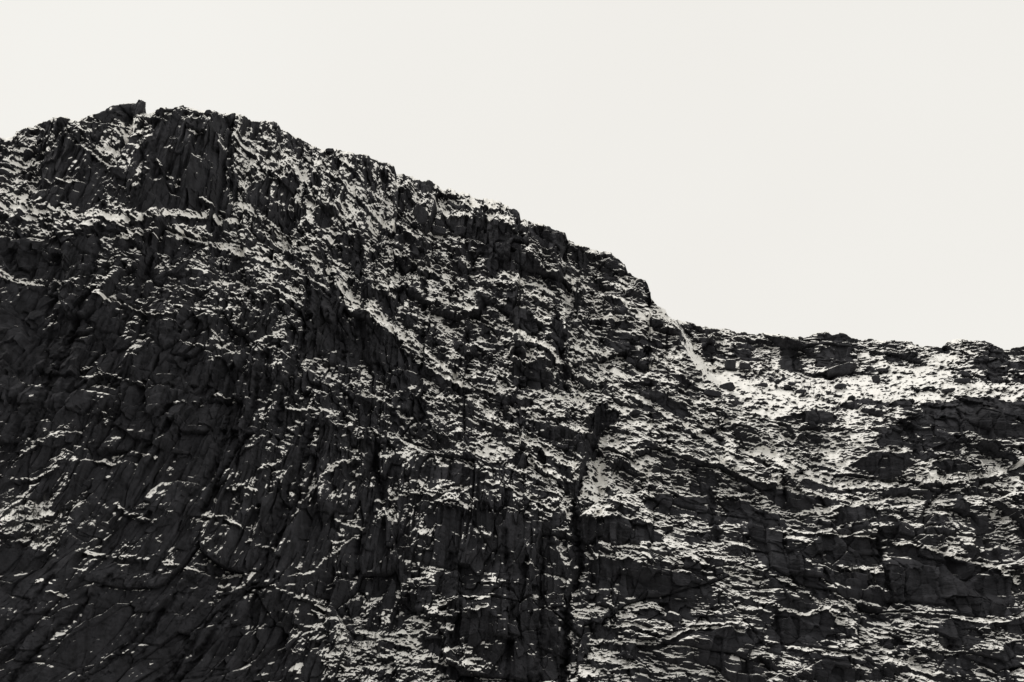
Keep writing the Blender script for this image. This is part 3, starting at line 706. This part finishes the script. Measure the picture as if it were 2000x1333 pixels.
# unit direction sphere for rocks
import bmesh
def sphere_dirs(n):
    bm = bmesh.new(); bmesh.ops.create_icosphere(bm, subdivisions=n, radius=1)
    v = np.array([x.co[:] for x in bm.verts]); f = [[x.index for x in q.verts] for q in bm.faces]
    bm.free(); return v, f
SPH = {5: sphere_dirs(5), 4: sphere_dirs(4)}
def rock_points(rng, w, d, h, level=5, lean=0.0, rnd_=0.35, slope=0.0):
    """a split block: a few support planes cut a rough ball, then joints and chips roughen it"""
    v, f = SPH[level]
    planes = []
    for ax in ((1, 0, 0), (-1, 0, 0), (0, 1, 0), (0, -1, 0), (0, 0, 1), (0, 0, -1)):
        n = np.array(ax, float) + rng.normal(0, .2, 3); planes.append((n / np.linalg.norm(n), rng.uniform(.58, .74)))
    for i in range(5):
        n = rng.normal(0, 1, 3); planes.append((n / np.linalg.norm(n), rng.uniform(.80, .98)))
    r = np.full(len(v), 1.05)
    for n, dd in planes:
        c = v @ n
        r = np.where(c > 1e-3, np.minimum(r, dd / np.maximum(c, 1e-3)), r)
    r = r * (1 - rnd_) + rnd_ * .9 * np.minimum(r, .95)
    sx = rng.uniform(0, 50)
    a = v * 2.2 + sx
    nn = fbm((a[:, 0] + a[:, 1] * .7).astype(F), (a[:, 2] * 1.3 + a[:, 1]).astype(F), 4, 5)
    n2 = fbm((a[:, 0] * 3.3).astype(F), (a[:, 2] * 2.3 - a[:, 1] * 2).astype(F), 4, 9)
    r = r * (1 + .10 * nn + .09 * n2)
    p = v * r[:, None] * np.array([w / 2, d / 2, h / 2]) * 1.25
    p[:, 0] += lean * p[:, 2]; p[:, 2] += slope * p[:, 0]
    return p, f
def mesh_from(name, plist, mat):
    vs = []; fs = []; o = 0
    for p, f in plist:
        vs += [tuple(x) for x in p]; fs += [[i + o for i in q] for q in f]; o += len(p)
    me_ = bpy.data.meshes.new(name); me_.from_pydata(vs, [], fs); me_.materials.append(mat); me_.update()
    return me_
ROCKS = [
 ('rock_pinnacle', 277, 212, 15, 30, .25, .1, 'small leaning rock pinnacle, highest point of the summit beside the snow gully', 'rock', None),  # name, u, v, width, height, lean, slope, label, category, group
  ('boulder', 331, 218, 20, 10, 0, .1, 'small low boulder on the summit edge, left of the rounded summit boulder', 'boulder', 'boulders along the skyline'),
 ('boulder', 407, 221, 16, 9, 0, 0, 'small rock in summit snow right of the rounded summit boulder', 'boulder', 'boulders along the skyline'),
 ('boulder', 645, 296, 20, 9, 0, 0, 'thin flat rock cap on skyline snow below the summit shoulder', 'boulder', 'boulders along the skyline'),
 ('rock_slab', 1638, 727, 62, 22, .2, .3, 'long tilted dark slab in the snow just below the fluted crag', 'rock slab', None),
 ('boulder', 1710, 741, 17, 17, 0, 0, 'upright squarish boulder in the upper snowfield right of the tilted slab', 'boulder', 'boulders in the snowfield'),
 ('boulder', 1722, 724, 20, 7, 0, 0, 'flat small boulder just above the squarish one in the snowfield', 'boulder', 'boulders in the snowfield'),
 ('boulder', 1882, 732, 28, 12, 0, -.1, 'humped boulder, upper of a pair at the right of the snowfield', 'boulder', 'boulders in the snowfield'),
 ('boulder', 1877, 745, 30, 12, 0, .1, 'domed boulder, lower of a pair at the right of the snowfield', 'boulder', 'boulders in the snowfield'),
 ('boulder', 1489, 753, 24, 8, 0, 0, 'flat low boulder at the left part of the open snowfield', 'boulder', 'boulders in the snowfield'),
 ('boulder', 1421, 757, 30, 15, 0, .1, 'blocky boulder at the left rim of the snowfield, upper of two', 'boulder', 'boulders in the snowfield'),
 ('boulder', 1390, 770, 36, 14, 0, -.2, 'long dark boulder at the left rim of the snowfield, lower of two', 'boulder', 'boulders in the snowfield'),
 ('boulder', 1547, 750, 14, 6, 0, 0, 'tiny flat rock in the open snow below the left crags', 'boulder', 'boulders in the snowfield'),
 ('boulder', 1619, 768, 13, 6, 0, 0, 'tiny dark wedge of rock in the lower middle of the snowfield', 'boulder', 'boulders in the snowfield'),
 ('boulder', 1642, 755, 24, 9, 0, 0, 'low broken rock in the middle of the snowfield under the tilted slab', 'boulder', 'boulders in the snowfield'),
 ('boulder', 1566, 765, 22, 6, 0, 0, 'thin flat rock in the snowfield left of the tiny wedge', 'boulder', 'boulders in the snowfield'),
 ('boulder', 1852, 763, 30, 8, 0, .1, 'long low rock at the snowfield edge above the big dark wall', 'boulder', 'boulders in the snowfield'),
 ('boulder', 1426, 712, 22, 24, 0, 0, 'snow topped upright block right of the snow chute block', 'boulder', 'blocks under the far ridge'),
 ('boulder', 1454, 717, 24, 18, 0, -.1, 'rounded block at the foot of the far ridge, right of the snow topped one', 'boulder', 'blocks under the far ridge'),
 ('boulder', 822, 424, 28, 46, -.05, .0, 'tall egg-shaped standing rock under the descending ridge', 'boulder', 'blocks under the descending ridge'),
 ('boulder', 858, 456, 42, 24, 0, -.2, 'rounded boulder below the egg-shaped standing rock, left of two', 'boulder', 'blocks under the descending ridge'),
 ('boulder', 898, 455, 32, 20, 0, .1, 'rounded boulder under the dark wall, right of two', 'boulder', 'blocks under the descending ridge'),
 ('boulder', 989, 652, 13, 22, 0, 0, 'slim upright rock on the snowy shoulder in mid slope, left of two', 'boulder', 'rocks on the mid slope shoulder'),
 ('boulder', 1007, 660, 11, 16, 0, 0, 'slim upright rock on the snowy shoulder in mid slope, right of two', 'boulder', 'rocks on the mid slope shoulder'),
 ('boulder', 1000, 1230, 30, 18, 0, -.35, 'tilted snow dusted boulder low on the buttress left of the cleft', 'boulder', None),
 ('boulder', 1316, 1207, 32, 20, 0, -.2, 'round snow capped boulder at the lower right beside banded slabs', 'boulder', None),
]
rng = np.random.default_rng(12)
for nm, u, v, w, h, ln, sl, label, cat, grp in ROCKS:
    p, _ = hit(u, v + h * .25)
    if p is None: continue
    a, t_ = [float(x) for x in rayxz(np.float64(u), np.float64(v))]
    m_px = p.y / FPX * 1.03
    W = w * m_px; H = h * m_px; D = min(W, H * 1.5) * .9 + .3 * W
    yy = p.y + D * .22
    pts = rock_points(rng, W, D, H, 5 if w * h > 500 else 4, ln, .15, sl)
    parts = [pts]
    if w > 80:        # the summit crag is three blocks grown together
        q1 = rock_points(rng, W * .5, D * .8, H * .9, 5, .1); q1[0][:] += (W * .26, 0, H * .18)
        q2 = rock_points(rng, W * .4, D * .8, H * .6, 5, .0); q2[0][:] += (-W * .3, 0, -H * .12)
        parts = [(pts[0] * np.array([1, 1, .8]), pts[1]), q1, q2]
    me_ = mesh_from(nm, parts, boulder_mat)
    me_.polygons.foreach_set('use_smooth', [True] * len(me_.polygons))
    o = bpy.data.objects.new(nm, me_); C.objects.link(o)
    o.location = (a * yy, yy, t_ * yy + CAM_Z)
    tag(o, label, cat, grp)

# --- leafless birches: trunk and branches
bark = bpy.data.materials.new('birch_bark'); bark.use_nodes = True
t = bark.node_tree; bs = t.nodes['Principled BSDF']; bs.inputs['Roughness'].default_value = .9
n = t.nodes.new('ShaderNodeTexNoise'); n.inputs['Scale'].default_value = 3
cr = t.nodes.new('ShaderNodeValToRGB'); t.links.new(n.outputs['Fac'], cr.inputs[0])
cr.color_ramp.elements[0].color = (.02, .02, .02, 1); cr.color_ramp.elements[1].color = (.07, .068, .066, 1)
t.links.new(cr.outputs[0], bs.inputs['Base Color'])
def stick(vs, fs, a, b, ra, rb, n=4):
    a = Vector(a); b = Vector(b); d = (b - a).normalized()
    x = d.orthogonal().normalized(); y = d.cross(x); o = len(vs)
    for c, r_ in ((a, ra), (b, rb)):
        for k in range(n):
            g_ = 2 * math.pi * k / n; vs.append(tuple(c + (x * math.cos(g_) + y * math.sin(g_)) * r_))
    for k in range(n): fs.append([o + k, o + (k + 1) % n, o + n + (k + 1) % n, o + n + k])
    fs.append([o + n + k for k in range(n)]); fs.append([o + n - 1 - k for k in range(n)])
def make_birch(seed, H):
    rg = random.Random(seed); tv, tf, bv_, bf = [], [], [], []
    p = Vector((0, 0, -.6)); r_ = .028 * H; d = Vector((rg.uniform(-.12, .12), rg.uniform(-.1, .1), 1))
    pts = [(p.copy(), r_)]
    for k in range(6):
        d += Vector((rg.uniform(-.12, .12), rg.uniform(-.12, .12), 0)); q = p + d.normalized() * (H + .6) / 6
        r2 = .028 * H * (1 - (k + 1) / 6.6)
        stick(tv, tf, p, q, r_, r2, 5); p, r_ = q, r2; pts.append((p.copy(), r_))
    for k in range(17):
        f_ = rg.uniform(.22, .97); i = min(5, int(f_ * 6)); a = pts[i][0].lerp(pts[i + 1][0], f_ * 6 - i)
        L_ = H * (.42 - .30 * f_) * rg.uniform(.7, 1.2); g_ = rg.uniform(0, 6.283)
        e = a + Vector((math.cos(g_) * .55, math.sin(g_) * .55, .83)) * L_
        m = a.lerp(e, .5) + Vector((math.cos(g_), math.sin(g_), 0)) * L_ * .08
        stick(bv_, bf, a, m, .010 * H, .0075 * H, 3); stick(bv_, bf, m, e, .0075 * H, .003 * H, 3)
        for j in range(3):
            g2 = g_ + rg.uniform(-1.2, 1.2); s0 = m.lerp(e, rg.uniform(-.3, .7))
            stick(bv_, bf, s0, s0 + Vector((math.cos(g2) * .6, math.sin(g2) * .6, .75)) * L_ * .45, .005 * H, .002 * H, 3)
    out_ = []
    for nm, (vv, ff) in (('trunk', (tv, tf)), ('branches', (bv_, bf))):
        m_ = bpy.data.meshes.new(nm); m_.from_pydata(vv, [], ff); m_.materials.append(bark); out_.append(m_)
    return out_
BIRCH = [make_birch(i, h_) for i, h_ in enumerate((6.0, 7.5, 5.0, 8.5, 6.5))]
GROVES = [ # count, polygon, height factor, label, group
 (70, [(0,975),(90,975),(130,1010),(120,1060),(60,1075),(0,1075)], 1.0, 'bare birch in the dense thicket at the lower left edge of the face', 'birches of the lower left thicket'),
 (50, [(650,1240),(700,1225),(760,1255),(770,1290),(700,1300),(655,1290)], .9, 'bare birch on the snow patch at the bottom, left of the buttress', 'birches on the bottom snow patch'),
 (34, [(1355,880),(1400,885),(1470,950),(1440,965),(1370,915)], .8, 'bare birch on the diagonal snow ramp right of the deep cleft', 'birches on the diagonal ramp'),
 (40, [(1690,930),(1760,935),(1860,937),(1935,925),(1930,940),(1800,952),(1700,945)], .8, 'bare birch on the snowy terrace below the domed cliffs at right', 'birches on the right terrace'),
 (24, [(1640,1115),(1715,1118),(1712,1140),(1660,1142)], .8, 'bare birch on the small snowy ledge under the dark right wall', 'birches on the small ledge'),
 (30, [(1750,1195),(1800,1200),(1860,1245),(1950,1260),(1930,1300),(1800,1260)], .8, 'bare birch on the broken snow at the lower right under the big wall', 'birches at the lower right'),
 (22, [(1545,745),(1600,750),(1640,762),(1600,778),(1550,772)], .7, 'small bare birch in the open snowfield under the far ridge', 'birches in the open snowfield'),
 (16, [(840,710),(880,735),(960,812),(950,825),(880,760)], .9, 'bare birch on the long snow ramp crossing the middle of the face', 'birches on the long ramp'),
]
rg = random.Random(4)
for cnt, poly, hf, label, grp in GROVES:
    xs = [p[0] for p in poly]; ys = [p[1] for p in poly]; made = 0; tries = 0
    while made < cnt and tries < cnt * 40:
        tries += 1
        u = rg.uniform(min(xs), max(xs)); v = rg.uniform(min(ys), max(ys))
        if not in_poly(poly, np.array([u]), np.array([v]))[0]: continue
        p, sn_ = hit(u, v, 2)
        if p is None or (sn_ < 0 and tries < cnt * 25): continue
        o = bpy.data.objects.new('birch_tree', None); C.objects.link(o)
        o.location = p; o.rotation_euler = (0, 0, rg.uniform(0, 6.28)); o.scale = [hf * rg.uniform(.7, 1.15)] * 3
        tag(o, label, 'tree', grp)
        for nm, m_ in zip(('trunk', 'branches'), rg.choice(BIRCH)):
            c = bpy.data.objects.new(nm, m_); C.objects.link(c); c.parent = o
        made += 1
